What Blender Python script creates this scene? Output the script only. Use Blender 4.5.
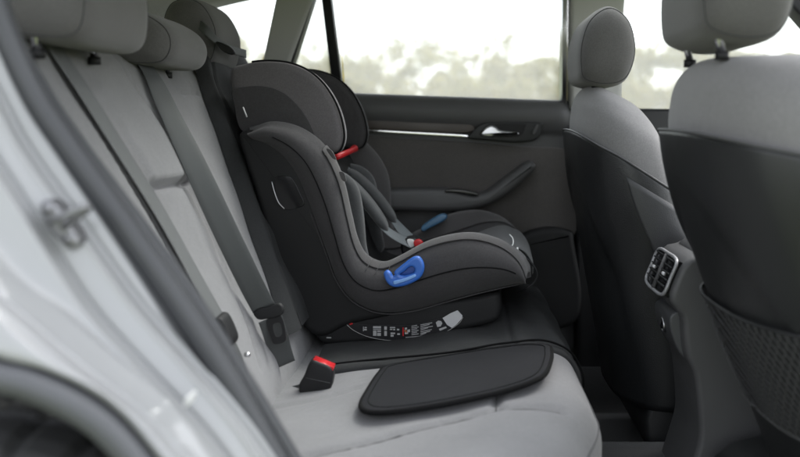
import bpy, bmesh, math, random
import numpy as np
from mathutils import Vector, Matrix
for o in list(bpy.data.objects): bpy.data.objects.remove(o)
SC = bpy.context.scene
COL = SC.collection
R = math.radians
random.seed(7); np.random.seed(7)

# ------------------------------------------------------------------ camera
# metres; X = forward in the car, Y = across the car away from the open doorway, Z = up, 0 = eye height
CY = -1.6
cam_d = bpy.data.cameras.new('camera'); cam = bpy.data.objects.new('camera', cam_d); COL.objects.link(cam)
cam.location = (0, CY, 0); cam.rotation_euler = (R(90), 0, 0)
cam_d.sensor_width = 36; cam_d.lens = 40.5
cam_d.shift_x = -0.075; cam_d.shift_y = -0.1356
cam_d.clip_start = 0.05; cam_d.clip_end = 600
cam_d.dof.use_dof = True; cam_d.dof.focus_distance = 1.72; cam_d.dof.aperture_fstop = 2.7
SC.camera = cam
# ------------------------------------------------------------------ light: bright overcast day
W = bpy.data.worlds.new('World'); SC.world = W; W.use_nodes = True
wn = W.node_tree.nodes; wl = W.node_tree.links
for n in list(wn): wn.remove(n)
sky = wn.new('ShaderNodeTexSky'); sky.sky_type = 'NISHITA'; sky.sun_disc = False
sky.sun_elevation = R(55); sky.sun_rotation = R(52); sky.dust_density = 2; sky.air_density = 1.0
hs = wn.new('ShaderNodeHueSaturation'); hs.inputs['Saturation'].default_value = 0.22
bg = wn.new('ShaderNodeBackground'); bg.inputs['Strength'].default_value = 0.15
wo = wn.new('ShaderNodeOutputWorld')
wl.new(sky.outputs[0], hs.inputs['Color']); wl.new(hs.outputs[0], bg.inputs[0]); wl.new(bg.outputs[0], wo.inputs[0])
sd = bpy.data.lights.new('sun', 'SUN'); sd.energy = 0.8; sd.angle = R(30); sd.color = (1, .97, .93)
sun = bpy.data.objects.new('sun', sd); COL.objects.link(sun)
sun.rotation_euler = (R(35), 0, R(128))
SC.view_settings.view_transform = 'Standard'; SC.view_settings.look = 'None'
SC.view_settings.gamma = 1; SC.view_settings.use_curve_mapping = False
SC.view_settings.exposure = 2.0
SC.render.engine = 'CYCLES'
SC.cycles.max_bounces = 10; SC.cycles.transparent_max_bounces = 16

# ------------------------------------------------------------------ helpers
def U(px, py, Y):
    d = Y - CY
    return np.array([(px - 460) * d / 900, Y, (120 - py) * d / 900])
def XZ(pts, Y):
    d = Y - CY
    return [((p[0] - 460) * d / 900, (120 - p[1]) * d / 900) for p in pts]

def cat(pts, n, closed=False):
    p = np.array(pts, float); m = len(p)
    if closed: ext = np.vstack([p[-1], p, p[0], p[1]])
    else: ext = np.vstack([2*p[0]-p[1], p, 2*p[-1]-p[-2]])
    segs = m if closed else m-1
    L = np.array([np.linalg.norm(ext[i+2]-ext[i+1]) for i in range(segs)])
    cum = np.concatenate([[0], np.cumsum(L)])
    ts = np.linspace(0, cum[-1], n+1)[:-1] if closed else np.linspace(0, cum[-1], n)
    out = []
    for t in ts:
        i = min(int(np.searchsorted(cum, t, 'right')-1), segs-1); i = max(i, 0)
        u = (t-cum[i])/max(L[i], 1e-9)
        a, b, c, d = ext[i], ext[i+1], ext[i+2], ext[i+3]
        out.append(.5*((2*b)+(-a+c)*u+(2*a-5*b+4*c-d)*u*u+(-a+3*b-3*c+d)*u**3))
    return np.array(out)
def catu(pts, per):
    """uniform-parameter Catmull-Rom with `per` samples per span"""
    p = np.array(pts, float); ext = np.vstack([2*p[0]-p[1], p, 2*p[-1]-p[-2]]); out = []
    for i in range(len(p)-1):
        for k in range(per):
            u = k/per; a, b, c, d = ext[i:i+4]
            out.append(.5*((2*b)+(-a+c)*u+(2*a-5*b+4*c-d)*u*u+(-a+3*b-3*c+d)*u**3))
    out.append(p[-1]); return np.array(out)
def sstep(a, b, x):
    t = np.clip((x-a)/(b-a), 0, 1); return t*t*(3-2*t)

def thing(name, label, category, loc=(0, 0, 0), group=None, rz=0):
    o = bpy.data.objects.new(name, None); COL.objects.link(o); o.empty_display_size = .05
    o.location = loc; o.rotation_euler = (0, 0, rz); o['label'] = label; o['category'] = category
    if group: o['group'] = group
    return o
def link(name, me, mat, parent=None, smooth=True, label=None, bevel=0, subsurf=0, solid=0, edge=None):
    o = bpy.data.objects.new(name, me); COL.objects.link(o)
    if mat is not None:
        me.materials.clear(); me.materials.append(mat)
    if smooth: me.polygons.foreach_set('use_smooth', [True]*len(me.polygons))
    if parent is not None:
        o.parent = parent
        if parent.type == 'EMPTY': o.location = -Vector(parent.location)
    if label: o['label'] = label
    if solid:
        m = o.modifiers.new('solid', 'SOLIDIFY'); m.thickness = abs(solid); m.offset = 1 if solid > 0 else -1
    if bevel:
        m = o.modifiers.new('bevel', 'BEVEL'); m.width = bevel; m.segments = 3; m.limit_method = 'ANGLE'; m.angle_limit = R(35)
        m.harden_normals = False
    if subsurf:
        m = o.modifiers.new('sub', 'SUBSURF'); m.levels = subsurf; m.render_levels = subsurf
    return o
def mesh(name, v, f):
    me = bpy.data.meshes.new(name)
    me.from_pydata([tuple(map(float, p)) for p in v], [], f); 
    bm = bmesh.new(); bm.from_mesh(me); bmesh.ops.remove_doubles(bm, verts=bm.verts, dist=1e-6)
    bmesh.ops.recalc_face_normals(bm, faces=bm.faces); bm.to_mesh(me); bm.free(); me.update(); return me
def grid_mesh(name, g, cu=False, cv=False, capu=False):
    g = np.asarray(g, float); nu, nv = g.shape[:2]
    v = g.reshape(-1, 3); f = []
    for i in range(nu if cu else nu-1):
        for j in range(nv if cv else nv-1):
            a = i*nv+j; b = i*nv+(j+1) % nv; c = ((i+1) % nu)*nv+(j+1) % nv; d = ((i+1) % nu)*nv+j
            f.append((a, b, c, d))
    if capu:
        f.append(tuple(range(nv))); f.append(tuple((nu-1)*nv+j for j in range(nv)))
    return mesh(name, v, f)
def puff(name, prof, y0, y1, r=.01, mat=None, parent=None, n=72, steps=5, crown=0, label=None, closed=True, map=None, smoothprof=True):
    """rounded solid: closed (x,z) outline swept from y0 to y1 with radius r on both rims"""
    P = cat(prof, n, True) if smoothprof else np.array(prof, float)
    area = .5*np.sum(P[:, 0]*np.roll(P[:, 1], -1)-np.roll(P[:, 0], -1)*P[:, 1])
    if area < 0: P = P[::-1]
    T = np.roll(P, -1, 0)-np.roll(P, 1, 0); T /= np.maximum(np.linalg.norm(T, axis=1)[:, None], 1e-9)
    N = np.stack([-T[:, 1], T[:, 0]], 1)                       # inward
    c = P.mean(0); rings = []
    half = []
    for k in range(steps+1):
        a = k/steps*math.pi/2
        half.append((r*(1-math.sin(a)), r*(1-math.cos(a))))
    def ring(ins, y): return np.column_stack([P[:, 0]+N[:, 0]*ins, np.full(len(P), y), P[:, 1]+N[:, 1]*ins])
    L = []
    if crown:
        base = ring(half[0][0], y0)
        for s in (.12, .35, .6, .82): 
            q = c+(P+N*half[0][0]-c)*s
            L.append(np.column_stack([q[:, 0], np.full(len(P), y0-crown*(1-s*s)), q[:, 1]]))
    L += [ring(i, y0+yy) for i, yy in half]
    L += [ring(i, y1-yy) for i, yy in half[::-1]]
    if crown:
        for s in (.82, .6, .35, .12):
            q = c+(P+N*half[0][0]-c)*s
            L.append(np.column_stack([q[:, 0], np.full(len(P), y1+crown*(1-s*s)), q[:, 1]]))
    g = np.array(L)
    if map: g = np.array([[map(p) for p in row] for row in g])
    me = grid_mesh(name, g, cv=True, capu=True)
    return link(name, me, mat, parent, label=label)
def pillow(name, prof, y0, y1, mat, parent, n=72, p=4.5, m=33, q=2.4):
    """soft cushion block: outline swept across, shrinking to its middle at both ends"""
    P = cat(prof, n, True); c = P.mean(0); g = []
    for t in np.sin(np.linspace(-1, 1, m)*math.pi/2):
        k = max(0., 1-abs(t)**p)**(1/q); k = max(k, .02)
        g.append(np.column_stack([c[0]+(P[:, 0]-c[0])*k, np.full(n, (y0+y1)/2+(y1-y0)/2*t), c[1]+(P[:, 1]-c[1])*k]))
    return link(name, grid_mesh(name, np.array(g), cv=True, capu=True), mat, parent)
def tube(name, path, rad, mat=None, parent=None, n=8, closed=False, label=None, smooth_path=0, flat=1.0):
    P = np.array(path, float)
    if smooth_path: P = cat(P, smooth_path, closed)
    m = len(P); rad = np.broadcast_to(np.array(rad, float), (m,)); g = []
    prev = None
    for i in range(m):
        t = P[(i+1) % m]-P[i-1] if closed else P[min(i+1, m-1)]-P[max(i-1, 0)]
        t /= max(np.linalg.norm(t), 1e-9)
        if prev is None:
            up = np.array([0, 0, 1.]) if abs(t[2]) < .9 else np.array([1., 0, 0])
        else: up = prev
        s = np.cross(t, up); s /= np.linalg.norm(s); u = np.cross(s, t); prev = u
        g.append([P[i]+rad[i]*(math.cos(a)*s+math.sin(a)*u*flat) for a in np.linspace(0, 2*math.pi, n, False)])
    me = grid_mesh(name, g, cu=closed, cv=True, capu=not closed)
    return link(name, me, mat, parent, label=label) if parent is not None or mat is not None else me
def ribbon(name, path, wid, width, thick, mat, parent, nsm=40, label=None):
    """webbing: path points with a width direction at each"""
    P = cat(path, nsm); Wd = cat(wid, nsm); g = []
    for i in range(nsm):
        t = P[min(i+1, nsm-1)]-P[max(i-1, 0)]; t /= np.linalg.norm(t)
        w = Wd[i]-t*np.dot(Wd[i], t); w /= np.linalg.norm(w); nn = np.cross(t, w)
        h, k = width/2, thick/2
        g.append([P[i]+w*a*h+nn*b*k for a, b in ((-1, -.5), (-.96, -1), (-.5, -1), (0, -1), (.5, -1), (.96, -1), (1, -.5), (1, .5), (.96, 1), (.5, 1), (0, 1), (-.5, 1), (-.96, 1), (-1, .5))])
    return link(name, grid_mesh(name, g, cv=True, capu=True), mat, parent, label=label)
def plate(name, outer, holes, y, depth, bev, mat, parent, res=3, label=None, n=0):
    """flat (x,z) outline with holes, extruded along Y, rounded rim"""
    cu = bpy.data.curves.new(name, 'CURVE'); cu.dimensions = '2D'; cu.fill_mode = 'BOTH'
    cu.extrude = max(depth/2-bev, 1e-5); cu.bevel_depth = bev; cu.bevel_resolution = res; cu.offset = -bev
    for pl in [outer]+holes:
        pl = cat(pl, n, True) if n else pl
        s = cu.splines.new('POLY'); s.points.add(len(pl)-1); s.use_cyclic_u = True
        for q, p in zip(s.points, pl): q.co = (p[0], p[1], 0, 1)
    t = bpy.data.objects.new(name, cu); COL.objects.link(t)
    dg = bpy.context.evaluated_depsgraph_get(); me = bpy.data.meshes.new_from_object(t.evaluated_get(dg))
    bpy.data.objects.remove(t); bpy.data.curves.remove(cu)
    me.transform(Matrix(((1, 0, 0, 0), (0, 0, -1, y), (0, 1, 0, 0), (0, 0, 0, 1))))
    me.name = name
    o = link(name, me, mat, parent, smooth=False, label=label)
    return o
def box(name, lo, hi, mat, parent, bevel=.003, label=None, mtx=None):
    lo, hi = np.array(lo, float), np.array(hi, float)
    v = [(x, y, z) for x in (lo[0], hi[0]) for y in (lo[1], hi[1]) for z in (lo[2], hi[2])]
    me = mesh(name, v, [(0, 1, 3, 2), (4, 6, 7, 5), (0, 4, 5, 1), (2, 3, 7, 6), (0, 2, 6, 4), (1, 5, 7, 3)])
    if mtx is not None: me.transform(mtx)
    return link(name, me, mat, parent, smooth=False, bevel=bevel, label=label)

# ------------------------------------------------------------------ materials
def nodemat(name):
    m = bpy.data.materials.new(name); m.use_nodes = True
    return m, m.node_tree.nodes, m.node_tree.links, m.node_tree.nodes['Principled BSDF']
def fabric(name, col, col2=None, weave=1400, rough=.92, bump=.35, wr=.0, sheen=.25, melange=.5, spec=.25):
    m, N, L, b = nodemat(name)
    tc = N.new('ShaderNodeTexCoord')
    n1 = N.new('ShaderNodeTexNoise'); n1.inputs['Scale'].default_value = weave*.55; n1.inputs['Detail'].default_value = 2
    n2 = N.new('ShaderNodeTexNoise'); n2.inputs['Scale'].default_value = 9; n2.inputs['Detail'].default_value = 4
    vo = N.new('ShaderNodeTexVoronoi'); vo.inputs['Scale'].default_value = weave
    for t in (n1, n2, vo): L.new(tc.outputs['Object'], t.inputs['Vector'])
    c2 = col2 or tuple(c*(1-.35*melange) for c in col)
    mx = N.new('ShaderNodeMix'); mx.data_type = 'RGBA'; mx.inputs['A'].default_value = (*col, 1); mx.inputs['B'].default_value = (*c2, 1)
    L.new(n1.outputs['Fac'], mx.inputs['Factor'])
    mr = N.new('ShaderNodeMapRange'); mr.inputs['To Min'].default_value = .86; mr.inputs['To Max'].default_value = 1.12
    L.new(n2.outputs['Fac'], mr.inputs['Value'])
    mm = N.new('ShaderNodeMix'); mm.data_type = 'RGBA'; mm.blend_type = 'MULTIPLY'; mm.inputs['Factor'].default_value = 1
    L.new(mx.outputs['Result'], mm.inputs['A']); L.new(mr.outputs[0], mm.inputs['B'])
    n4 = N.new('ShaderNodeTexNoise'); n4.inputs['Scale'].default_value = 330; n4.inputs['Detail'].default_value = 2; L.new(tc.outputs['Object'], n4.inputs['Vector'])
    mr4 = N.new('ShaderNodeMapRange'); mr4.inputs['From Min'].default_value = .3; mr4.inputs['From Max'].default_value = .7; mr4.inputs['To Min'].default_value = .91; mr4.inputs['To Max'].default_value = 1.09
    L.new(n4.outputs['Fac'], mr4.inputs['Value'])
    m4 = N.new('ShaderNodeMix'); m4.data_type = 'RGBA'; m4.blend_type = 'MULTIPLY'; m4.inputs['Factor'].default_value = 1
    L.new(mm.outputs['Result'], m4.inputs['A']); L.new(mr4.outputs[0], m4.inputs['B'])
    L.new(m4.outputs['Result'], b.inputs['Base Color'])
    b.inputs['Roughness'].default_value = rough; b.inputs['Sheen Weight'].default_value = sheen; b.inputs['Sheen Roughness'].default_value = .5
    b.inputs['Specular IOR Level'].default_value = spec
    bp = N.new('ShaderNodeBump'); bp.inputs['Strength'].default_value = bump; bp.inputs['Distance'].default_value = .0008
    L.new(vo.outputs['Distance'], bp.inputs['Height']); last = bp
    if wr:
        n3 = N.new('ShaderNodeTexNoise'); n3.inputs['Scale'].default_value = 14; n3.inputs['Detail'].default_value = 3; n3.inputs['Distortion'].default_value = .6
        L.new(tc.outputs['Object'], n3.inputs['Vector'])
        b2 = N.new('ShaderNodeBump'); b2.inputs['Strength'].default_value = wr; b2.inputs['Distance'].default_value = .012
        L.new(n3.outputs['Fac'], b2.inputs['Height']); L.new(bp.outputs[0], b2.inputs['Normal']); last = b2
    L.new(last.outputs[0], b.inputs['Normal']); return m
def plastic(name, col, rough=.45, grain=900, bump=.15, spec=.5, metal=0, coat=0, vary=.12):
    m, N, L, b = nodemat(name)
    tc = N.new('ShaderNodeTexCoord')
    n2 = N.new('ShaderNodeTexNoise'); n2.inputs['Scale'].default_value = 11; n2.inputs['Detail'].default_value = 5
    L.new(tc.outputs['Object'], n2.inputs['Vector'])
    mr = N.new('ShaderNodeMapRange'); mr.inputs['To Min'].default_value = rough-vary; mr.inputs['To Max'].default_value = rough+vary
    L.new(n2.outputs['Fac'], mr.inputs['Value']); L.new(mr.outputs[0], b.inputs['Roughness'])
    b.inputs['Base Color'].default_value = (*col, 1); b.inputs['Metallic'].default_value = metal
    b.inputs['Specular IOR Level'].default_value = spec; b.inputs['Coat Weight'].default_value = coat
    if grain:
        vo = N.new('ShaderNodeTexVoronoi'); vo.inputs['Scale'].default_value = grain; L.new(tc.outputs['Object'], vo.inputs['Vector'])
        bp = N.new('ShaderNodeBump'); bp.inputs['Strength'].default_value = bump; bp.inputs['Distance'].default_value = .0006
        L.new(vo.outputs['Distance'], bp.inputs['Height']); L.new(bp.outputs[0], b.inputs['Normal'])
    return m
def webbing(name, col):
    m, N, L, b = nodemat(name)
    tc = N.new('ShaderNodeTexCoord'); wv = N.new('ShaderNodeTexWave'); wv.inputs['Scale'].default_value = 260; wv.inputs['Distortion'].default_value = .4
    L.new(tc.outputs['Object'], wv.inputs['Vector'])
    bp = N.new('ShaderNodeBump'); bp.inputs['Strength'].default_value = .4; bp.inputs['Distance'].default_value = .0006
    L.new(wv.outputs['Fac'], bp.inputs['Height']); L.new(bp.outputs[0], b.inputs['Normal'])
    mx = N.new('ShaderNodeMix'); mx.data_type = 'RGBA'; mx.inputs['A'].default_value = (*[c*.75 for c in col], 1); mx.inputs['B'].default_value = (*col, 1)
    L.new(wv.outputs['Fac'], mx.inputs['Factor']); L.new(mx.outputs['Result'], b.inputs['Base Color'])
    b.inputs['Roughness'].default_value = .6; return m
M = {}
M['seat'] = fabric('grey_seat_fabric', (.205, .203, .210), weave=1100, wr=.22)
M['front_fabric'] = fabric('front_seat_fabric', (.225, .220, .222), weave=1100, wr=.12)
M['seat_seam'] = fabric('grey_seam_fabric', (.06, .06, .062), weave=1500)
M['seat_shaded'] = fabric('shaded_headrest_fabric', (.120, .116, .115), weave=1100)  # headrest grey, darkened to carry the roof's shade
M['head_back'] = fabric('dark_headrest_fabric', (.10, .097, .097), weave=1100)
M['cover'] = fabric('black_cover_fabric', (.058, .0555, .0575), weave=1600, wr=.35, sheen=.12)
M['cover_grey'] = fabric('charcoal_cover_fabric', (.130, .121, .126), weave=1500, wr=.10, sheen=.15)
M['cover_trim'] = fabric('grey_trim_fabric', (.078, .074, .075), weave=1700, wr=.12)
M['pad'] = fabric('harness_pad_fabric', (.062, .064, .066), weave=1500, wr=.1)
M['mat'] = fabric('protector_fabric', (.034, .035, .036), weave=1300, wr=.3, rough=.8, sheen=.03, spec=.18)
M['flap'] = fabric('protector_flap_fabric', (.023, .0235, .0262), weave=2200, wr=.12, rough=.85, sheen=.0, spec=.12)
M['piping'] = fabric('black_piping', (.009, .009, .0095), weave=2200, sheen=0, spec=.12)
M['black'] = plastic('black_plastic', (.012, .012, .013), .55, spec=.35)
M['shell'] = plastic('shell_plastic', (.018, .018, .0185), .6, spec=.25)
M['vent_grey'] = plastic('vent_silver', (.30, .30, .31), .4, grain=0, metal=.2)
M['dkplast'] = plastic('dark_grain_plastic', (.014, .0147, .0155), .5, grain=700, bump=.3)
M['midplast'] = plastic('charcoal_plastic', (.070, .070, .072), .5, grain=700, bump=.3)
M['vinyl'] = plastic('dark_vinyl', (.015, .0158, .0168), .42, grain=500, bump=.4)
M['gloss'] = plastic('gloss_black', (.008, .008, .009), .18, grain=0, vary=.05)
M['rubber'] = plastic('seal_rubber', (.048, .050, .055), .42, grain=400, bump=.15)
M['tyre'] = plastic('tyre_rubber', (.03, .03, .032), .8, grain=300, bump=.5)
M['chrome'] = plastic('chrome', (.75, .75, .76), .14, grain=0, metal=1, vary=.05)
M['satin'] = plastic('satin_metal', (.55, .55, .56), .3, grain=0, metal=1, vary=.08)
M['blue'] = plastic('blue_plastic', (.035, .14, .52), .35, grain=0, coat=.2)
M['blue_light'] = plastic('light_blue_highlight', (.22, .42, .82), .3, grain=0)
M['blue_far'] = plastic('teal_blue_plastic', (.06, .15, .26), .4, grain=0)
M['red'] = plastic('red_plastic', (.55, .02, .025), .35, grain=0)
M['white'] = plastic('white_plastic', (.75, .75, .74), .4, grain=0)
M['print'] = plastic('label_print', (.42, .42, .42), .5, grain=0)
M['label'] = plastic('label_black', (.010, .010, .012), .35, grain=0)
M['silver'] = plastic('silver_sticker', (.62, .62, .63), .4, grain=0, metal=.3)
M['trimgrey'] = plastic('pillar_trim', (.46, .46, .445), .7, grain=600, bump=.2)
M['liner'] = fabric('headliner_fabric', (.52, .52, .51), weave=700)
M['carpet'] = fabric('black_carpet', (.008, .0085, .009), weave=500, bump=1)
M['door_cloth'] = fabric('door_insert_cloth', (.105, .098, .094), weave=1200)
M['wood'] = plastic('dark_wood_trim', (.045, .033, .028), .4, grain=0)
M['web_grey'] = webbing('grey_webbing', (.125, .13, .131))
M['web_harness'] = webbing('harness_webbing', (.20, .22, .23))
M['web_black'] = webbing('black_webbing', (.080, .085, .085))
M['striker'] = plastic('striker_steel', (.26, .26, .27), .42, grain=0, metal=.8, vary=.08)
def paint():
    m, N, L, b = nodemat('silver_paint')
    tc = N.new('ShaderNodeTexCoord'); vo = N.new('ShaderNodeTexVoronoi'); vo.inputs['Scale'].default_value = 3500
    L.new(tc.outputs['Object'], vo.inputs['Vector'])
    mr = N.new('ShaderNodeMapRange'); mr.inputs['To Min'].default_value = .34; mr.inputs['To Max'].default_value = .46
    L.new(vo.outputs['Color'], mr.inputs['Value']); L.new(mr.outputs[0], b.inputs['Roughness'])
    b.inputs['Base Color'].default_value = (.315, .32, .326, 1); b.inputs['Metallic'].default_value = .05
    b.inputs['Coat Weight'].default_value = .9; b.inputs['Coat Roughness'].default_value = .05
    return m
M['paint'] = paint()
def glass(d0=.18, d1=.22, nm='window_glass'):
    m, N, L, b = nodemat(nm)
    out = N['Material Output']; N.remove(b)
    tr = N.new('ShaderNodeBsdfTransparent'); tr.inputs[0].default_value = (.93, .95, .94, 1)
    gl = N.new('ShaderNodeBsdfGlossy'); gl.inputs['Roughness'].default_value = .03
    du = N.new('ShaderNodeBsdfTranslucent'); du.inputs[0].default_value = (.9, .9, .9, 1)
    lw = N.new('ShaderNodeFresnel'); lw.inputs[0].default_value = 1.45
    no = N.new('ShaderNodeTexNoise'); no.inputs['Scale'].default_value = 6; no.inputs['Detail'].default_value = 5
    mr = N.new('ShaderNodeMapRange'); mr.inputs['To Min'].default_value = d0; mr.inputs['To Max'].default_value = d1
    tc = N.new('ShaderNodeTexCoord'); L.new(tc.outputs['Object'], no.inputs['Vector']); L.new(no.outputs['Fac'], mr.inputs['Value'])
    m1 = N.new('ShaderNodeMixShader'); L.new(mr.outputs[0], m1.inputs[0]); L.new(tr.outputs[0], m1.inputs[1]); L.new(du.outputs[0], m1.inputs[2])
    m2 = N.new('ShaderNodeMixShader'); L.new(lw.outputs[0], m2.inputs[0]); L.new(m1.outputs[0], m2.inputs[1]); L.new(gl.outputs[0], m2.inputs[2])
    L.new(m2.outputs[0], out.inputs[0]); return m
M['glass'] = glass()  # translucent share lays a pale veil over the view, standing for haze
M['clear'] = glass(.0, .04, 'added_roof_glass')
def netmat():
    m, N, L, b = nodemat('pocket_net')
    out = N['Material Output']; tc = N.new('ShaderNodeTexCoord'); mp = N.new('ShaderNodeMapping'); mp.inputs['Rotation'].default_value = (R(45), 0, 0)
    L.new(tc.outputs['Object'], mp.inputs[0]); sp = N.new('ShaderNodeSeparateXYZ'); L.new(mp.outputs[0], sp.inputs[0])
    res = []
    for ax in ('Y', 'Z'):
        a = N.new('ShaderNodeMath'); a.operation = 'MULTIPLY'; a.inputs[1].default_value = 215; L.new(sp.outputs[ax], a.inputs[0])
        f = N.new('ShaderNodeMath'); f.operation = 'FRACT'; L.new(a.outputs[0], f.inputs[0])
        g = N.new('ShaderNodeMath'); g.operation = 'LESS_THAN'; g.inputs[1].default_value = .36; L.new(f.outputs[0], g.inputs[0]); res.append(g)
    mx = N.new('ShaderNodeMath'); mx.operation = 'MAXIMUM'; L.new(res[0].outputs[0], mx.inputs[0]); L.new(res[1].outputs[0], mx.inputs[1])
    tr = N.new('ShaderNodeBsdfTransparent'); ms = N.new('ShaderNodeMixShader')
    L.new(mx.outputs[0], ms.inputs[0]); L.new(tr.outputs[0], ms.inputs[1]); L.new(b.outputs[0], ms.inputs[2]); L.new(ms.outputs[0], out.inputs[0])
    b.inputs['Base Color'].default_value = (.015, .015, .016, 1); b.inputs['Roughness'].default_value = .7
    return m
M['net'] = netmat()

# ------------------------------------------------------------------ outside: ground and hedgerow
GZ = -.9
def ground():
    m, N, L, b = nodemat('grass_field')
    no = N.new('ShaderNodeTexNoise'); no.inputs['Scale'].default_value = .6; no.inputs['Detail'].default_value = 8
    cr = N.new('ShaderNodeValToRGB'); cr.color_ramp.elements[0].color = (.06, .085, .03, 1); cr.color_ramp.elements[1].color = (.16, .17, .08, 1)
    tc = N.new('ShaderNodeTexCoord'); L.new(tc.outputs['Object'], no.inputs['Vector']); L.new(no.outputs['Fac'], cr.inputs[0]); L.new(cr.outputs[0], b.inputs['Base Color'])
    b.inputs['Roughness'].default_value = .95
    o = link('ground', mesh('ground', [(-300, -300, GZ), (300, -300, GZ), (300, 300, GZ), (-300, 300, GZ)], [(0, 1, 2, 3)]), m, None, smooth=False)
    o['kind'] = 'structure'
ground()
def hedgerow():
    m, N, L, b = nodemat('hedge_leaves')
    oi = N.new('ShaderNodeNewGeometry'); cr = N.new('ShaderNodeValToRGB')
    cr.color_ramp.elements[0].color = (.21, .205, .03, 1); cr.color_ramp.elements[1].color = (.34, .26, .06, 1)
    L.new(oi.outputs['Random Per Island'], cr.inputs[0]); L.new(cr.outputs[0], b.inputs['Base Color'])
    b.inputs['Roughness'].default_value = .7; b.inputs['Transmission Weight'].default_value = 0
    rng = np.random.default_rng(3); v = []; f = []
    def leafball(c, rx, rz, n, s):
        for _ in range(n):
            d = rng.normal(size=3); d /= np.linalg.norm(d); rr = rng.uniform(.35, 1)**.6
            p = np.array(c)+d*np.array([rx, rx, rz])*rr
            a = rng.normal(size=3); a /= np.linalg.norm(a); e = np.cross(a, rng.normal(size=3)); e /= np.linalg.norm(e)
            k = len(v); ss = s*rng.uniform(.6, 1.4)
            v.extend([p-a*ss, p+e*ss*.55, p+a*ss, p-e*ss*.55]); f.append((k, k+1, k+2, k+3))
    for y0, lo, hi, step, nb, den in ((24, 1.4, 2.0, .8, 11, (60, 110)), (28, 2.1, 3.2, .9, 15, (40, 90)), (34, 2.8, 4.3, 1.3, 20, (24, 60))):
        x = -y0*.75
        while x < y0*.75:
            y = y0+rng.uniform(-1, 1.5); hgt = rng.uniform(lo, hi)
            for _ in range(nb):
                t = rng.uniform(.08, 1)**.8; w = .9*(1.15-.65*t)
                leafball((x+rng.normal()*w*.8, y+rng.normal()*.6, GZ+.15+t*hgt), rng.uniform(.25, .6), rng.uniform(.22, .48), int(rng.uniform(*den)*1.9), .056*y0/24)
            x += rng.uniform(.6, 1.4)*step
    me = bpy.data.meshes.new('hedgerow'); me.from_pydata([tuple(p) for p in v], [], f)
    o = link('hedgerow', me, m, None, smooth=False); o['kind'] = 'stuff'; o['label'] = 'pale green hedgerow blurred beyond the car window'; o['category'] = 'hedge'
hedgerow()

# ------------------------------------------------------------------ car shell
car = thing('car', 'silver car seen through its open rear doorway, dark door lining inside', 'car', (-.2, 0, GZ))
# near rear doorway: jamb pressed in steps from the seal flange out to the quarter panel
C2 = [(-48, 20), (-22, 65), (2, 108), (25, 150), (79, 225), (133, 300), (190, 366), (244, 430), (290, 500)]
C3 = [(-84, 50), (-50, 105), (-20, 145), (3, 178), (42, 238), (83, 303), (138, 366), (200, 432), (245, 492)]
C4 = [(-115, 130), (-85, 172), (-55, 210), (-22, 245), (2, 275), (30, 304), (95, 358), (161, 413), (212, 480)]
C5 = [(-135, 165), (-105, 205), (-75, 240), (-45, 268), (-20, 290), (5, 306), (75, 366), (137, 413), (190, 470)]
def sh_(c, k): return [(x+k, y-.72*k) for x, y in c]
JC = [
 (-.660, [(2, -25), (16, 30), (50, 92), (90, 150), (148, 225), (203, 300), (260, 389), (303, 460), (335, 515)]),
 (-.690, [(-22, -40), (0, 22), (30, 95), (66, 150), (117, 225), (167, 300), (215, 375), (262, 457), (296, 515)]),
 (-.698, [(-30, -40), (-10, 25), (22, 100), (57, 155), (108, 230), (157, 305), (207, 382), (253, 459), (286, 515)]),
 (-.702, sh_(C2, 8)), (-.703, sh_(C2, 3)), (-.728, sh_(C2, -3)), (-.731, sh_(C2, -8)),
 (-.739, sh_(C3, 9)), (-.740, sh_(C3, 4)), (-.768, sh_(C3, -3)), (-.772, sh_(C3, -8)),
 (-.782, sh_(C4, 13)), (-.795, sh_(C4, 3)), (-.808, sh_(C4, -7)),
 (-.812, sh_(C5, 6)), (-.815, sh_(C5, 3)), (-.838, sh_(C5, -3)), (-.842, sh_(C5, -8)),
 (-.858, [(-160, 285), (-120, 303), (-85, 318), (-45, 333), (0, 352), (44, 364), (91, 386), (128, 414), (172, 466)]),
 (-.850, [(-160, 300), (-120, 316), (-85, 329), (-45, 342), (0, 359), (42, 370), (88, 392), (124, 420), (165, 470)]),
]
rows = []
for Y, pts in JC:
    c = catu(pts, 7); rows.append([U(p[0], p[1], Y) for p in c])
rows = np.array(rows)
def smooth_rows(rows, k=3):
    out = []
    for j in range(rows.shape[1]): out.append(catu(rows[:, j], k))
    return np.array(out).transpose(1, 0, 2)
qp = link('quarter_panel', grid_mesh('quarter_panel', smooth_rows(rows[2:], 3)), M['paint'], car, solid=-.0015)
fl = link('seal_flange', grid_mesh('seal_flange', smooth_rows(rows[0:3], 4)), M['rubber'], car)
# seal: a fat bulb and a lip running along the flange
mid = (rows[0]*.38+rows[1]*.62)+np.array([0, -.010, 0])
tube('door_seal', mid, .0135, M['rubber'], car, n=12)
lip = (rows[0]*.82+rows[1]*.18)+np.array([0, -.006, 0])
tube('seal_lip', lip, .008, M['rubber'], car, n=10)
bead = (rows[0]*.60+rows[1]*.40)+np.array([0, -.006, 0])
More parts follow.
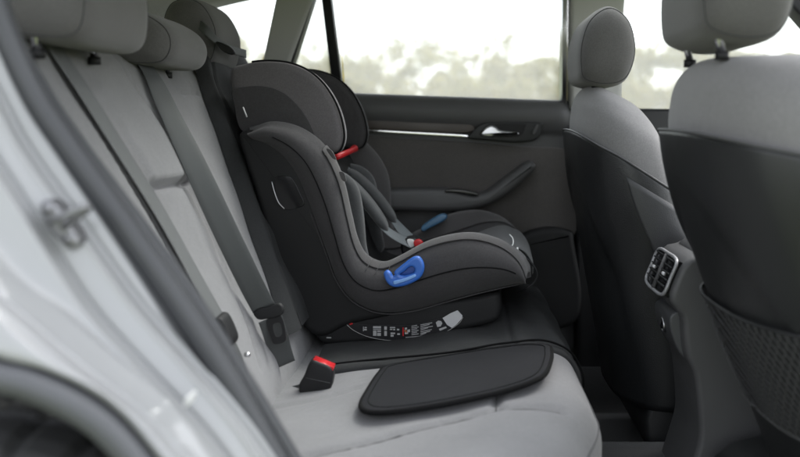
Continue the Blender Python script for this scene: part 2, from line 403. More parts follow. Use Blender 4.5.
# wheel arch lip turned inward, liner, tyre
A = rows[-1]; arch = [A, A+np.array([.0, .012, -.012]), A+np.array([-.006, .02, -.03]), A+np.array([-.014, .06, -.04]), A+np.array([-.02, .14, -.045])]
link('wheel_arch_trim', grid_mesh('wheel_arch_trim', np.array(arch)), M['midplast'], car, solid=.004)
tube('arch_lip', A+np.array([-.006, -.004, -.012]), .013, plastic('arch_grey', (.085, .088, .096), .5), car, n=12)
def tyre():
    n = 180; c = np.array([-.45, 0, -.59]); g = []
    for i in range(n):
        a = 2*math.pi*i/n; blk = (i % 5) in (0,)
        ring = []
        for y, r in ((-.80, .20), (-.815, .25), (-.815, .285), (-.80, .303), (-.785, .310), (-.76, .312), (-.755, .302), (-.745, .302), (-.74, .313), (-.70, .313), (-.695, .303), (-.685, .303), (-.68, .312), (-.64, .305), (-.62, .28), (-.62, .20)):
            rr = r-(.007 if blk and r > .30 else 0)
            ring.append((c[0]+rr*math.cos(a), y, c[2]+rr*math.sin(a)))
        g.append(ring)
    link('tyre', grid_mesh('tyre', g, cu=True, cv=True), M['tyre'], car, smooth=False)
tyre()
# striker
stk = puff('door_striker', XZ([(40, 205), (46, 200), (56, 206), (67, 222), (77, 240), (75, 248), (66, 247), (52, 235), (42, 219)], -.748), -.748, -.72, .004, M['striker'], car, n=50)
lp = [U(49, 221, -.748), U(54, 219, -.765), U(66, 215, -.775), U(80, 208.5, -.776), U(87, 206.5, -.772), U(87, 210, -.766), U(76, 218, -.762), U(64, 227, -.748)]
tube('striker_loop', lp, .0036, M['striker'], stk, n=10, smooth_path=36)
for p in ((47.5, 209), (69, 239)):
    q = U(p[0], p[1], -.748); tube('bolt', [q, q+np.array([0, -.003, 0])], .0055, M['striker'], stk, n=6)
for p, y, k_ in (((187, 401), -.776, .6),):
    q = U(p[0], p[1], y); puff('rubber_stop', [(q[0]-.004*k_, q[2]-.006*k_), (q[0]+.002*k_, q[2]-.006*k_), (q[0]+.005*k_, q[2]+.006*k_), (q[0]-.001*k_, q[2]+.006*k_)], y-.004, y+.02, .002, M['white'], car, n=24)

# far rear door
def sill(x): return .057-.035*(x+.25)
def door_panel():
    xs = np.linspace(-.62, .292, 60)
    prof = [(.765, .010), (.735, .012), (.712, .010), (.694, -.002), (.685, -.022), (.686, -.045), (.694, -.066), (.702, -.078), (.704, -.090),
            (.704, -.125), (.706, -.17), (.705, -.225), (.705, -.262), (.705, -.30), (.703, -.40), (.70, -.52), (.70, -.62), (.74, -.64)]
    pr = catu(prof, 4); g = []
    for x in xs:
        e = .02*sstep(.268, .292, x)
        g.append([(x, p[0]+e, sill(x)+p[1]) for p in pr])
    return link('rear_door', grid_mesh('rear_door', g), M['midplast'], car, label='dark lining of the far rear door')
dr = door_panel()
def dstrip(name, pts, y0, y1, mat, r=.003, n=60, sm=True, label=None):
    return puff(name, XZ(pts, (y0+y1)/2 if y1-y0 < .1 else y0), y0, y1, r, mat, dr, n=n, smoothprof=sm, label=label)
dstrip('wood_trim', [(300, 117), (340, 118.5), (400, 121), (468, 124), (474, 126), (468, 133), (400, 130.5), (330, 127), (300, 125.5)], .690, .72, M['wood'], .003)
dstrip('chrome_strip', [(300, 125.6), (340, 127.6), (400, 131), (466, 134.6), (470, 136), (466, 137), (400, 133.4), (340, 130.2), (300, 128.2)], .685, .715, M['chrome'], .0015)
dstrip('cloth_insert', [(300, 133), (400, 138), (470, 142), (520, 146), (566, 149), (572, 160), (571, 240), (500, 238), (440, 192), (300, 192)], .695, .73, M['door_cloth'], .004, n=90)
dstrip('handle_bezel', [(468, 138), (471, 133), (481, 124), (500, 122), (540, 122.5), (541, 127), (536, 139), (515, 142), (488, 140)], .678, .72, M['dkplast'], .004)
dstrip('handle_recess', [(480, 135), (484, 128), (492, 124.2), (524, 123.8), (525, 127), (520, 135.5), (500, 137)], .6765, .70, M['shell'], .001)
dstrip('door_handle', [(480.5, 135), (484.5, 128.5), (491, 125.4), (496, 127), (501, 130.4), (517, 132.2), (518.5, 134.2), (510, 135.2), (498, 134.6), (490, 137)], .660, .675, M['satin'], .005)
dstrip('lock_slider', [(532, 133), (536, 125), (538, 125.4), (534.4, 133.6)], .672, .69, M['midplast'], .001, n=20)
dstrip('armrest', [(330, 191), (386, 190), (447, 189.5), (470, 194), (486, 192.5), (506, 178), (526, 163.5), (533.5, 162.5), (536, 167), (531, 175), (506, 196), (480, 208), (445, 212), (386, 211), (330, 211)], .615, .72, M['midplast'], .014, n=110)
dstrip('switch_panel', [(446, 189), (462, 189.2), (478, 193), (474, 195.4), (456, 192.4), (446, 191.6)], .613, .66, M['gloss'], .002, n=40)
dstrip('door_pocket', [(470, 262), (500, 246), (526, 231), (548, 226), (566, 229), (573, 240), (573, 320), (470, 330), (380, 330), (380, 268)], .662, .74, M['shell'], .016, n=100)
def pane(name, pts, Y, parent, t=.004):
    c = XZ(pts, Y); v = [(x, Y, z) for x, z in c]+[(x, Y+t, z) for x, z in c]; n = len(c)
    f = [tuple(range(n)), tuple(range(2*n-1, n-1, -1))]+[(i, (i+1) % n, n+(i+1) % n, n+i) for i in range(n)]
    return link(name, mesh(name, v, f), M['glass'], parent, smooth=False)
pane('window_pane', [(336, -60), (563, -60), (563, 112), (346, 108)], .75, dr)
pane('quarter_pane', [(300, -60), (332, -60), (345, 108), (282, 108)], .75, dr)
def bar(name, a, b, wpx, y0, y1, mat, parent, r=.003):
    a, b = np.array(a, float), np.array(b, float); t = (b-a)/np.linalg.norm(b-a); n = np.array([-t[1], t[0]])*wpx/2
    return puff(name, XZ([a-n, a+n, b+n, b-n], y0), y0, y1, r, mat, parent, smoothprof=False)
bar('window_divider', (319, -60), (340, 112), 9.5, .725, .765, M['black'], dr)
bar('window_guide', (565.5, -60), (564.5, 112), 5, .70, .77, M['satin'], dr)
bar('rear_window_guide', (330, -60), (285, 80), 5, .715, .765, M['midplast'], dr)
# pillars, side glass, roof
def panel(name, pts, y0, y1, mat, r=.012, n=60, sm=False):
    return puff(name, XZ(pts, y0), y0, y1, r, mat, car, n=n, smoothprof=sm)
panel('rear_pillar', [(286, -60), (332, -60), (312, 0), (288, 66), (278, 130), (240, 130), (262, 62), (275, 0)], .70, .76, M['trimgrey'], .010)
panel('centre_pillar', [(571, -60), (630, -60), (624, 20), (622, 112), (606, 140), (604, 470), (579, 470), (578, 112), (570, 108)], .685, .76, M['trimgrey'], .012)
panel('pillar_cover', [(578, 124), (640, 126), (640, 470), (577, 470)], .668, .75, M['black'], .012)  # kept black so the darkness beside the far seat is in its colour
panel('front_door', [(612, 108), (900, 112), (900, 480), (612, 480)], .69, .76, M['dkplast'], .015)
pane('front_pane', [(618, -60), (900, -60), (900, 116), (618, 112)], .75, car)
pane('cargo_pane', [(20, 40), (150, 12), (205, -6), (275, -40), (262, 62), (240, 130), (20, 130)], .77, car)
panel('cargo_trim', [(-120, 92), (230, 92), (240, 130), (230, 330), (-120, 330)], .70, .78, M['trimgrey'], .015)
panel('roof_rail', [(-40, 62), (60, 38), (150, 17), (172, 9), (200, -1), (260, -22), (330, -34), (640, -40), (900, -30), (900, -110), (330, -110), (150, -60), (-40, 0)], .66, .76, M['liner'], .015)
panel('windscreen_pillar', [(770, -20), (812, 28), (900, 112), (925, 112), (830, 10), (800, -30)], .66, .74, M['black'], .008)
def roof_z(x, y): return .435-.22*sstep(-.35, -1.35, x)-.03*sstep(.4, .62, x)-.10*abs(y/.68)**3
def roof():
    # headliner round an unseen glass opening, added to brighten the cabin
    X0, X1, YW = -.24, .44, .47
    xs = np.linspace(-1.35, .62, 60); ys = np.linspace(-.70, .70, 46); v = []; f = []
    for x in xs:
        for y in ys: v.append((x, y, roof_z(x, y)))
    n = len(ys)
    for i in range(len(xs)-1):
        for j in range(n-1):
            xm, ym = (xs[i]+xs[i+1])/2, (ys[j]+ys[j+1])/2
            if X0 < xm < X1 and abs(ym) < YW: continue
            f.append((i*n+j, i*n+j+1, (i+1)*n+j+1, (i+1)*n+j))
    link('headliner', mesh('headliner', v, f), M['liner'], car, solid=.02)
    g = [[(x, y, roof_z(x, y)+.028) for y in np.linspace(-YW-.02, YW+.02, 20)] for x in np.linspace(X0-.02, X1+.02, 14)]
    link('added_roof_glass', grid_mesh('added_roof_glass', g), M['clear'], car, solid=.004)
roof()
def floor():
    g = []
    for x in np.linspace(-.35, 1.4, 40):
        row = []
        for y in np.linspace(-.66, .70, 50):
            hump = .10*sstep(.24, .12, abs(y-.0))
            row.append((x, y, -.735+hump+.10*sstep(.62, .68, abs(y))))
        g.append(row)
    link('carpet', grid_mesh('carpet', g), M['carpet'], car, solid=-.02)
    box('door_sill', (-.1, -.74, -.80), (1.4, -.665, -.64), M['dkplast'], car, .01)
floor()
box('gap_backing', (-.3, .745, -.85), (1.2, .775, .0), M['black'], car, .004)  # black backing sheet added to close the bright gap behind the door
# cargo floor / back of the cabin behind the bench
box('cargo_shelf', (-1.4, -.62, -.16), (-.66, .70, -.10), M['carpet'], car, .01)

# ------------------------------------------------------------------ rear bench
bench = thing('rear_bench_seat', 'grey fabric rear bench seat beneath the child seat', 'car seat', (-.1, 0, -.735))
def plX(z): return -.34-.455*(z+.352)
BN = np.array([1, 0, .455])/math.hypot(1, .455)
def on_back(px, py, off=0):
    """pixel ray -> (Y,z) on the backrest plane lifted by off"""
    a, b = (px-460)/900, (120-py)/900
    k = -.34-.455*.352+off*math.hypot(1, .455)
    d = k/(a+.455*b); return d+CY, b*d
CP = [(-.42, -.478), (-.30, -.462), (-.15, -.442), (.0, -.422), (.08, -.412), (.14, -.412), (.185, -.428), (.210, -.462), (.215, -.50), (.207, -.555), (.18, -.63), (.13, -.69)]
CPP = catu(CP, 8)
def on_cush(px, py, off=0):
    a, b = (px-460)/900, (120-py)/900      # plane z = -.4227 + .1333 X + off
    d = (-.4227+off)/(b-.1333*a); return a*d, d+CY
def polydist(P, Q):
    """distance of points P (n,2) to polyline Q"""
    P = np.asarray(P); best = np.full(len(P), 9.)
    for a, b in zip(Q[:-1], Q[1:]):
        a, b = np.array(a), np.array(b); ab = b-a
        t = np.clip(((P-a)@ab)/(ab@ab), 0, 1); best = np.minimum(best, np.linalg.norm(P-(a+t[:, None]*ab), axis=1))
    return best
# grooves in the backrest: seams and the fold under the upper cushion
gr_back = [([on_back(*p) for p in [(36, 34), (62, 74), (98, 130), (148, 212), (188, 282), (226, 352)]], .003, .004),
           ([on_back(*p) for p in [(150, 187), (168, 185), (190, 181)]], .012, .006),
           ([on_back(*p) for p in [(118, 60), (150, 110), (188, 181), (215, 240), (250, 330), (262, 368)]], .004, .005),
           ([on_back(*p) for p in [(182, 93), (199, 93.5)]], .006, .004)]
def backrest():
    zs = np.linspace(-.50, .066, 150); ys = np.linspace(-.64, .68, 220)
    YY, ZZ = np.meshgrid(ys, zs)
    off = np.zeros_like(YY)
    P = np.column_stack([YY.ravel(), ZZ.ravel()])
    for poly, dep, wd in gr_back:
        off -= (dep*np.exp(-(polydist(P, poly)/wd)**2)).reshape(YY.shape)
    # fold: the pad above the fold stands a little proud
    fa, fb = on_back(150, 187), on_back(190, 181)
    inb = sstep(fa[0]-.02, fa[0]+.01, YY)*sstep(fb[0]+.03, fb[0]-.0, YY)
    zf = fa[1]+(fb[1]-fa[1])*(YY-fa[0])/(fb[0]-fa[0])
    off += inb*(.012*sstep(-.004, .012, ZZ-zf)*sstep(.16, .02, ZZ-zf))
    off += .0016*np.sin(YY*31+ZZ*17)*np.sin(ZZ*23-YY*9)
    off -= .06*sstep(-.54, -.64, YY)**1.0
    off -= .02*sstep(-.40, -.50, ZZ)
    g = np.zeros(YY.shape+(3,))
    g[..., 0] = plX(ZZ)+BN[0]*off; g[..., 1] = YY; g[..., 2] = ZZ+BN[2]*off
    x0, top = plX(.066), .066
    extra = [(-.010, .02), (-.028, .040), (-.055, .050), (-.085, .045), (-.11, .025), (-.12, -.02), (-.115, -.30)]
    e = []
    for dx, dz in extra:
        r = g[-1].copy(); r[:, 0] += dx; r[:, 2] += dz; e.append(r)
    g = np.vstack([g, np.array(e)])
    return link('backrest', grid_mesh('backrest', g), M['seat'], bench)
bk = backrest()
def back_pt(Y, z, off=0): return np.array([plX(z)+BN[0]*off, Y, z+BN[2]*off])
tube('seam', [back_pt(y, z, -.001) for y, z in cat([on_back(*p) for p in [(36, 34), (62, 74), (98, 130), (148, 212), (188, 282), (226, 352)]], 60)], .0016, M['seat_seam'], bk, n=6)
# cushion
gr_c = [([on_cush(*p) for p in [(300, 458), (340, 449), (400, 434), (495, 411), (560, 401)]], .008, .009),
        ([on_cush(*p) for p in [(499, 372), (496, 411)]], .007, .007),
        ([on_cush(*p) for p in [(250, 412), (300, 404), (362, 390)]], .004, .008)]
def cush_shift(y): return -.05*sstep(-.22, -.45, y)-.14*sstep(-.40, -.66, y)
def cush_pt(s, y, off=0):
    """s indexes the cushion profile 0..len-1"""
    i = int(min(max(s, 0), len(CPP)-2)); t = s-i; p = CPP[i]*(1-t)+CPP[i+1]*t
    tg = CPP[i+1]-CPP[i]; n = np.array([-tg[1], tg[0]])/np.linalg.norm(tg)
    x, z = p+n*off
    return np.array([x+cush_shift(y)*sstep(-.15, .2, x), y, z])
def cushion():
    ys = np.linspace(-.64, .68, 170); g = []
    S = np.linspace(0, len(CPP)-1.001, 150)
    base = np.array([[cush_pt(s, y) for y in ys] for s in S])
    P = base[..., :2].reshape(-1, 2); off = np.zeros(len(P))
    for poly, dep, wd in gr_c: off -= dep*np.exp(-(polydist(P, poly)/wd)**2)
    off += .008*np.exp(-((P[:, 1]+.12)/.12)**2)*np.exp(-((P[:, 0]+.08)/.14)**2)
    off += .0016*np.sin(P[:, 1]*27+P[:, 0]*19)*np.sin(P[:, 0]*29-P[:, 1]*8)
    # a seam around the nose
    topm = (base[..., 2] > -.47).ravel()
    base[..., 2] += (off*topm).reshape(base.shape[:2])
    return link('cushion', grid_mesh('cushion', base), M['seat'], bench), base[base[..., 2] > -.475].reshape(-1, 3)
cu, CUV = cushion()
def seam_on_cush(pts, n=50):
    out = []
    for x, y in cat([on_cush(*p) for p in pts], n): d_ = (CUV[:, 0]-x)**2+(CUV[:, 1]-y)**2; k_ = np.argsort(d_)[:4]; out.append((x, y, CUV[k_, 2].mean()+.0002))
    return out
tube('seam', seam_on_cush([(300, 458), (340, 449), (400, 434), (495, 411), (560, 401)]), .0013, M['seat_seam'], cu, n=6)
tube('seam', seam_on_cush([(499, 374), (497, 392), (496, 410)], 20), .0012, M['seat_seam'], cu, n=6)
ns = [cush_pt(s, y, .0002) for s, y in zip(np.linspace(50, 62, 30), np.linspace(-.27, -.30, 30))]
tube('seam', [cush_pt(56, y, .0004) for y in np.linspace(-.58, .05, 40)], .0013, M['seat_seam'], cu, n=6)

# headrests of the bench
def headrest(parent, prof, y0, y1, mat, r=.035, crown=.006, posts=None, name='headrest', pm='chrome', pw=7):
    h = pillow(name, prof, y0, y1, mat, parent, p=pw)
    P_ = cat(prof, 72, True); c_ = P_.mean(0)
    for t in (-.80, .80):
        k = (1-abs(t)**pw)**(1/2.4)*1.002
        tube('seam', [(c_[0]+(p[0]-c_[0])*k, (y0+y1)/2+(y1-y0)/2*t, c_[1]+(p[1]-c_[1])*k) for p in P_], .0011, M['seat_seam'], h, n=6, closed=True)
    for (x, y, za, zb) in posts or []:
        tube('post', [(x-.02*(zb-za)/.1, y, zb), (x, y, za)], .0055, M[pm], h, n=12)
        tube('post_collar', [(x, y, za+.003), (x, y, za-.008)], .009, M['black'], h, n=16)
    return h
headrest(bench, [(-.565, .112), (-.515, .096), (-.470, .100), (-.458, .14), (-.464, .20), (-.49, .265), (-.54, .285), (-.59, .26), (-.60, .19)], -.515, -.235, M['seat_shaded'], .035, posts=[(-.528, -.475, .085, .15), (-.528, -.30, .088, .15), (-.528, -.42, .088, .15)][:2])
headrest(bench, [(-.60, .10), (-.54, .092), (-.490, .095), (-.474, .125), (-.488, .158), (-.535, .184), (-.59, .186), (-.625, .16), (-.625, .12)], -.13, .135, M['seat_shaded'], .03, posts=[(-.54, -.06, .085, .13), (-.54, .06, .085, .13)])
headrest(bench, [(-.60, .14), (-.56, .118), (-.525, .12), (-.512, .16), (-.515, .20), (-.54, .245), (-.575, .262), (-.615, .25), (-.63, .20)], .275, .54, M['seat_shaded'], .035, posts=[(-.565, .34, .085, .15), (-.565, .47, .085, .15)])

# ------------------------------------------------------------------ seat belts on the bench
sb = thing('seat_belt', 'grey seat belt lying flat on the backrest nearest the doorway', 'seat belt', tuple(back_pt(-.4, .05)), 'rear seat belts')
pth = [on_back(*p, .004) for p in [(43, 33), (72, 76), (108, 132), (158, 212), (196, 280), (222, 326)]]
pp = [back_pt(y, z, .006) for y, z in pth]; pp = [pp[0]+np.array([-.05, -.01, .035])]+[pp[0]+np.array([-.012, 0, .012])]+pp[1:]
ribbon('webbing', pp, [np.array([.0, 1, 0])]*len(pp), .046, .0016, M['web_grey'], sb, 80)
e = pp[-1]
tg = puff('tongue', [(e[0]-.008, e[2]+.012), (e[0]+.004, e[2]+.012), (e[0]+.018, e[2]-.018), (e[0]+.016, e[2]-.030), (e[0]+.008, e[2]-.030), (e[0]-.004, e[2]-.004)], e[1]-.022, e[1]+.022, .003, M['black'], sb, n=40)
ribbon('lower_webbing', [e+np.array([.010, 0, -.022]), e+np.array([.022, .004, -.05]), e+np.array([.036, .008, -.09])], [np.array([0, 1, 0])]*3, .034, .002, M['web_black'], sb, 16)
tube('stop_button', [e+np.array([.034, 0, -.045]), e+np.array([.040, -.003, -.045])], .0035, M['chrome'], sb, n=10)
sb2 = thing('seat_belt', 'black seat belt hanging loose down the middle of the backrest, tongue at its end', 'seat belt', tuple(back_pt(0, .05)), 'rear seat belts')
mpx = [(128, 58), (140, 58), (152, 76), (172, 118), (198, 172), (226, 232), (252, 286), (267, 315)]
mp = []
for p, of in zip(mpx, (.002, .006, .012, .022, .028, .028, .027, .026)):
    y, z = on_back(p[0], p[1], of); mp.append(back_pt(y, z, of))
mp[0] = mp[1]+np.array([-.045, .0, .018]); mp[1] = mp[1]+np.array([-.012, 0, .008])
YB = mp[-1][1]
perp = np.array([.91, 0, .414])
wd = [np.array([.1, 1, .0]), np.array([.1, 1, 0]), np.array([.4, .8, .15]), perp+np.array([0, .35, 0]), perp, perp, perp, perp]
ribbon('webbing', mp, wd, .040, .0018, M['web_black'], sb2, 90)
c = XZ([(254, 313), (259, 308), (270, 306), (279, 303), (283, 306), (284, 312), (279, 316), (270, 318), (259, 319)], YB)
tg = puff('tongue', c, YB-.006, YB+.006, .003, M['black'], sb2, n=40)
plate('tongue_blade', XZ([(267, 320), (281, 316), (286, 336), (284, 342), (276, 344), (272, 340)], YB), [XZ([(273, 325), (280, 323), (282, 334), (276, 336)], YB)], YB, .003, .0006, M['black'], tg, n=40)
ribbon('lower_webbing', [U(270, 318, YB+.004), U(276, 336, YB+.015), U(280, 352, YB+.03), U(284, 365, YB+.04)], [np.array([.8, .3, .3])]*4, .04, .0016, M['web_black'], sb2, 30)
# buckle
bq = thing('belt_buckle', 'black seat belt buckle with red release button lying on the cushion', 'buckle', (-.23, -.02, -.46))
bm_prof = [(-.030, 0), (.030, 0), (.034, .02), (.030, .055), (-.022, .055), (-.033, .02)]
def buckle():
    a = U(299, 388, -.04); b = U(328, 384, -.04); 
    body = XZ([(300, 384), (305, 374), (312, 359), (322, 361), (332, 366), (334, 375), (330, 389), (316, 393), (303, 394)], -.085)
    o = puff('buckle_body', body, -.098, -.068, .005, M['black'], bq, n=50)
    puff('release_button', XZ([(312.5, 362), (314.5, 357.4), (334.6, 365.6), (333.2, 371.0)], -.085), -.095, -.071, .002, M['red'], o, n=30, smoothprof=False)
    tube('seam_line', [U(306, 378, -.0985), U(330, 383, -.0985)], .0006, M['midplast'], o, n=6)
    ribbon('stalk', [U(306, 390, -.08), U(292, 394, -.05), U(270, 396, .0)], [np.array([.2, 0, 1])]*3, .026, .002, M['web_black'], bq, 16)
buckle()

# ------------------------------------------------------------------ seat protector
prot = thing('seat_protector', 'black padded seat protector spread under the child seat', 'seat protector', (-.1, .36, -.45))
def prot_back():
    edge = [on_back(*p, .03) for p in [(201, 43), (208, 78), (224, 125), (244, 182), (263, 238), (281, 288), (300, 342)]]
    edge = cat(edge, 60)[::-1]; g = []
    th = .026
    vs = np.linspace(0, 1, 46)
    for Y0, z in edge:
        Y1 = .66; Y0 = Y0+.035; row = []
        for v in vs:
            y = Y0+(Y1-Y0)*v; dd = y-Y0
            h = th*math.sqrt(max(0, 1-(1-min(dd/.016, 1))**2))-.006*math.exp(-((dd-.045)/.006)**2)+.003*math.sin(z*55+dd*20)*sstep(.02, .06, dd)
            row.append(back_pt(y, z, .002+h))
        g.append(row)
    top = np.array(g[-1])
    for dx, dz, k in ((-.006, .008, .9), (-.018, .012, .6), (-.035, .010, .2)):
        g.append([tuple(p+np.array([dx, 0, dz])) for p in top])
    return link('back_panel', grid_mesh('back_panel', np.array(g)), M['mat'], prot)
pb = prot_back()
ed = [on_back(*p, .03) for p in [(201, 43), (208, 78), (224, 125), (244, 182), (263, 238), (281, 288), (300, 342)]]
tube('piping', [back_pt(y+.080, z, .0225) for y, z in cat(ed, 60)], .0022, M['piping'], pb, n=8)
def mat_edge(s): return .010-.040*math.exp(-((s-24)/12)**2)+.03*sstep(36, 60, s)+.003*math.sin(s*.5)
def prot_seat():
    S = np.linspace(10, 80, 130); g = []
    for s in S:
        row = []; e0 = mat_edge(s)
        for y in e0+(.67-e0)*np.linspace(0, 1, 100)**1.3:
            ey = y-e0; es = (80-s)*.012
            h = .012*math.sqrt(max(0, 1-(1-min(max(ey, 0)/.014, 1))**2))*min(1, math.sqrt(max(es, .02)))
            h += .003*math.sin(s*.55+y*9)*sstep(.0, .05, ey)+.0012*math.sin(y*40+s*.2)
            h -= .006*math.exp(-((s-34)/.5)**2)*(s < 40)
            row.append(cush_pt(s, y, .001+h))
        g.append(row)
    return link('seat_panel', grid_mesh('seat_panel', np.array(g)), M['mat'], prot)
pse = prot_seat()
tube('piping', [cush_pt(s, mat_edge(s)+.024, .0135) for s in np.linspace(11, 79, 90)], .002, M['piping'], pse, n=8)
def flapmap(p):
    x, t, y = p            # outline was given in (x,y) with thickness along the sweep
    z = -.4227+.1333*x+t
    if x > .10: z -= 1.6*(x-.10)**2
    return np.array([x, y, z+.004*math.exp(-((x+.05)/.2)**2)])
fo = [on_cush(*p, .018) for p in [(390, 365), (379, 372), (367, 390), (361, 402), (365, 409), (380, 411), (412, 408), (452, 401), (500, 390), (530, 380), (544, 371), (550, 358), (551, 347), (545, 341), (500, 346.5), (440, 356.5)]]
flap = puff('side_flap', fo, .008, .0155, .0035, M['flap'], prot, n=140, map=flapmap)
pl = cat(fo, 160, True); cc = pl.mean(0)
tube('piping', [flapmap((x, .0115, y)) for x, y in pl], .0042, M['piping'], flap, n=8, closed=True)
inn = cc+(pl-cc)*.93
tube('stitching', [flapmap((x, .0157, y)) for x, y in inn], .0008, M['piping'], flap, n=5, closed=True)
st = [U(196, 22, .29), U(206, 30, .27), U(217, 41, .285), U(230, 49, .33), U(246, 54, .40)]
ribbon('top_strap', st, [np.array([0, .3, 1])]*5, .018, .002, M['web_black'], prot, 30)
puff('strap_buckle', XZ([(218, 42), (230, 46), (236, 52), (232, 55), (222, 50)], .29), .275, .292, .003, M['black'], prot, n=30)
tube('label_tag', [U(243, 107, .16), U(247, 117, .16)],   .0014, M['silver'], prot, n=6)

# ------------------------------------------------------------------ child seat
CYc = .37
child = thing('child_seat', 'black child car seat with blue side handles strapped on the far rear seat', 'child seat', (-.1, .14, -.45), rz=R(-2.5))
rim = XZ([(240, 130), (262, 121), (290, 125), (315, 140), (330, 160), (340, 185), (347, 215), (354, 242), (364, 259), (382, 266), (400, 259), (425, 245), (450, 237), (475, 235), (500, 242), (517, 255), (526, 271), (527, 283)], .12)
low = XZ([(248, 142), (264, 150), (279, 164), (291, 182), (301, 205), (312, 232), (322, 258), (332, 284), (346, 303), (364, 314), (386, 318), (415, 314), (445, 305), (470, 298), (495, 292), (511, 289), (520, 288), (525, 287)], .115)
inn = [(-.445, .0), (-.43, -.03), (-.415, -.06), (-.40, -.10), (-.385, -.14), (-.37, -.19), (-.35, -.24), (-.325, -.29), (-.285, -.325), (-.235, -.335), (-.17, -.335), (-.10, -.325), (-.02, -.30), (.04, -.270), (.085, -.255), (.120, -.264), (.140, -.29), (.142, -.318)]
wsc = [.90, .91, .92, .93, .94, .95, .955, .96, .965, .97, .98, .99, 1, 1, .99, .96, .92, .90]
K = 6
rimc, lowc, innc = catu(rim, K), catu(low, K), catu(inn, K)
wc = catu([(w, 0) for w in wsc], K)[:, 0]
HW = .252
def bucket():
    g = []; trim = []
    for i in range(len(rimc)):
        r, l, b, w = rimc[i], lowc[i], innc[i], wc[i]*HW
        up = r-l; L = np.linalg.norm(up); up = up/max(L, 1e-6); fall = min(1, L/.03)
        dn = b-r; Ld = np.linalg.norm(dn); dn = dn/max(Ld, 1e-6)
        sec = [(l+up*(-.004), w-.060), (l, w-.026), (l+(r-l)*.22, w-.004), (l+(r-l)*.50, w+.010), (l+(r-l)*.78, w+.001), (r-up*.012*fall, w-.012),
               (r-up*.002*fall, w-.026), (r, w-.036), (r+dn*min(.006, Ld*.2), w-.048), (r+dn*min(.02, Ld*.4), w-.056), (r+(b-r)*.55, w-.068), (r+(b-r)*.85, w-.080), (b, w-.115), (b, .06), (b, 0)]
        fx = .032*math.exp(-((i/K-5.2)/2.0)**2)
        near = [(x[0], CYc-y, x[1]) for x, y in sec]; far = [(x[0]+fx, CYc+y, x[1]) for x, y in sec[:-1]][::-1]
        g.append(near+far)
        trim.append([(p[0], CYc-y, p[1]) for p, y in sec[5:10]])
    g = np.array(g)
    o = link('cover', grid_mesh('cover', g), M['cover'], child, subsurf=1)
    return o, g
cov, CG = bucket()
# lighter edging sewn along both rims, also standing for sky light on the arms
for sgn, nm in ((1, 'edging'), (-1, 'edging')):
    cols = CG[:, 5:11] if sgn == 1 else CG[:, ::-1][:, 5:11]
    n = np.cross(np.gradient(cols, axis=0), np.gradient(cols, axis=1)); n /= np.maximum(np.linalg.norm(n, axis=2)[..., None], 1e-9)
    if sgn == 1: n = n
    ctr = np.array([0, CYc-sgn*.19, -.35])
    test = np.sum((cols-ctr)*n)
    if test < 0: n = -n
    e = cols+n*.0022
    seg = e[20:100]
    link(nm, grid_mesh(nm, seg), M['cover_trim'], cov, solid=.001, subsurf=1)
pc = CG[58:104, 11:18]; pc = pc+np.array([0, 0, .004]); pc[-14:, :, 0] += .004
link('seat_pad', grid_mesh('seat_pad', pc), M['pad'], cov, solid=.004, subsurf=1)
# seams on the near flank
tube('hem', [CG[i, 1]+np.array([0, -.001, 0]) for i in range(20, 100)], .0013, M['cover'], cov, n=6)
for i in (50, 53, 57):
    tube('stitch_line', [CG[i, k]+np.array([0, -.0035, .0015]) for k in (4, 5, 6, 7)], .0007, M['seat_seam'], cov, n=5)
tube('seam', [CG[i, 3]+np.array([0, -.0005, 0]) for i in range(8, 92)], .0014, M['piping'], cov, n=6)
# shell of the seat: the moulded back behind the cover
back_px = [(236, 134), (242, 160), (250, 185), (262, 225), (275, 265), (290, 305), (303, 330), (322, 338), (348, 326), (400, 312), (392, 290), (358, 278), (340, 235), (330, 195), (312, 158), (282, 138), (256, 130)]
sh = puff('shell', XZ(back_px, .156), .156, .584, .013, M['shell'], child, n=130)
puff('slot_shade', XZ([(273, 180), (281, 176), (291, 179), (300, 196), (303, 205), (295, 209), (285, 210), (277, 203)], .155), .1548, .17, .001, M['gloss'], sh, n=60)  # proud dark patch, stands for the shade inside the slot
tube('slot_edge', [U(270, 182, .154), U(273, 193, .154), U(277, 203, .154), U(283, 209.5, .154)], .0012, M['satin'], sh, n=6, smooth_path=20)
# seat base with its label
bpx = [(314, 333), (322, 318), (340, 305), (420, 303), (470, 297), (494, 292), (500, 297), (500, 312), (492, 322), (455, 331), (410, 338), (370, 343), (330, 346), (318, 343)]
bs = puff('base', XZ(bpx, .166), .166, .575, .012, M['shell'], child, n=120)
YL = .1645
def lpx(pts): return [(330+x/5.333, 290+y/5.333) for x, y in pts]
lab_out = lpx([(70, 172), (150, 184), (230, 188), (310, 188), (390, 190), (480, 177), (560, 157), (610, 142), (670, 108), (700, 125), (706, 140), (690, 168), (650, 200), (590, 231), (500, 256), (400, 267), (300, 268), (200, 251), (120, 216)])
lab = plate('warning_label', XZ(lab_out, YL), [], YL, .002, .0004, M['label'], bs, n=120)
lo2 = cat(lpx([(70, 174), (120, 217), (200, 252), (300, 269), (400, 268), (500, 257), (590, 232), (650, 201), (690, 170), (706, 142)]), 80)
tube('label_border', [U(p[0], p[1], YL-.0012) for p in lo2], .0005, M['trimgrey'], lab, n=5)
def printm(name, rects, mat, y=YL-.0018):
    v = []; f = []
    for pts in rects:
        c = XZ(lpx(pts), y); k = len(v); n = len(c)
        v += [(x, y, z) for x, z in c]+[(x, y+.0007, z) for x, z in c]
        f += [tuple(range(k, k+n))]+[(k+i, k+(i+1) % n, k+n+(i+1) % n, k+n+i) for i in range(n)]
    me = bpy.data.meshes.new(name); me.from_pydata(v, [], f); return link(name, me, mat, lab, smooth=False)
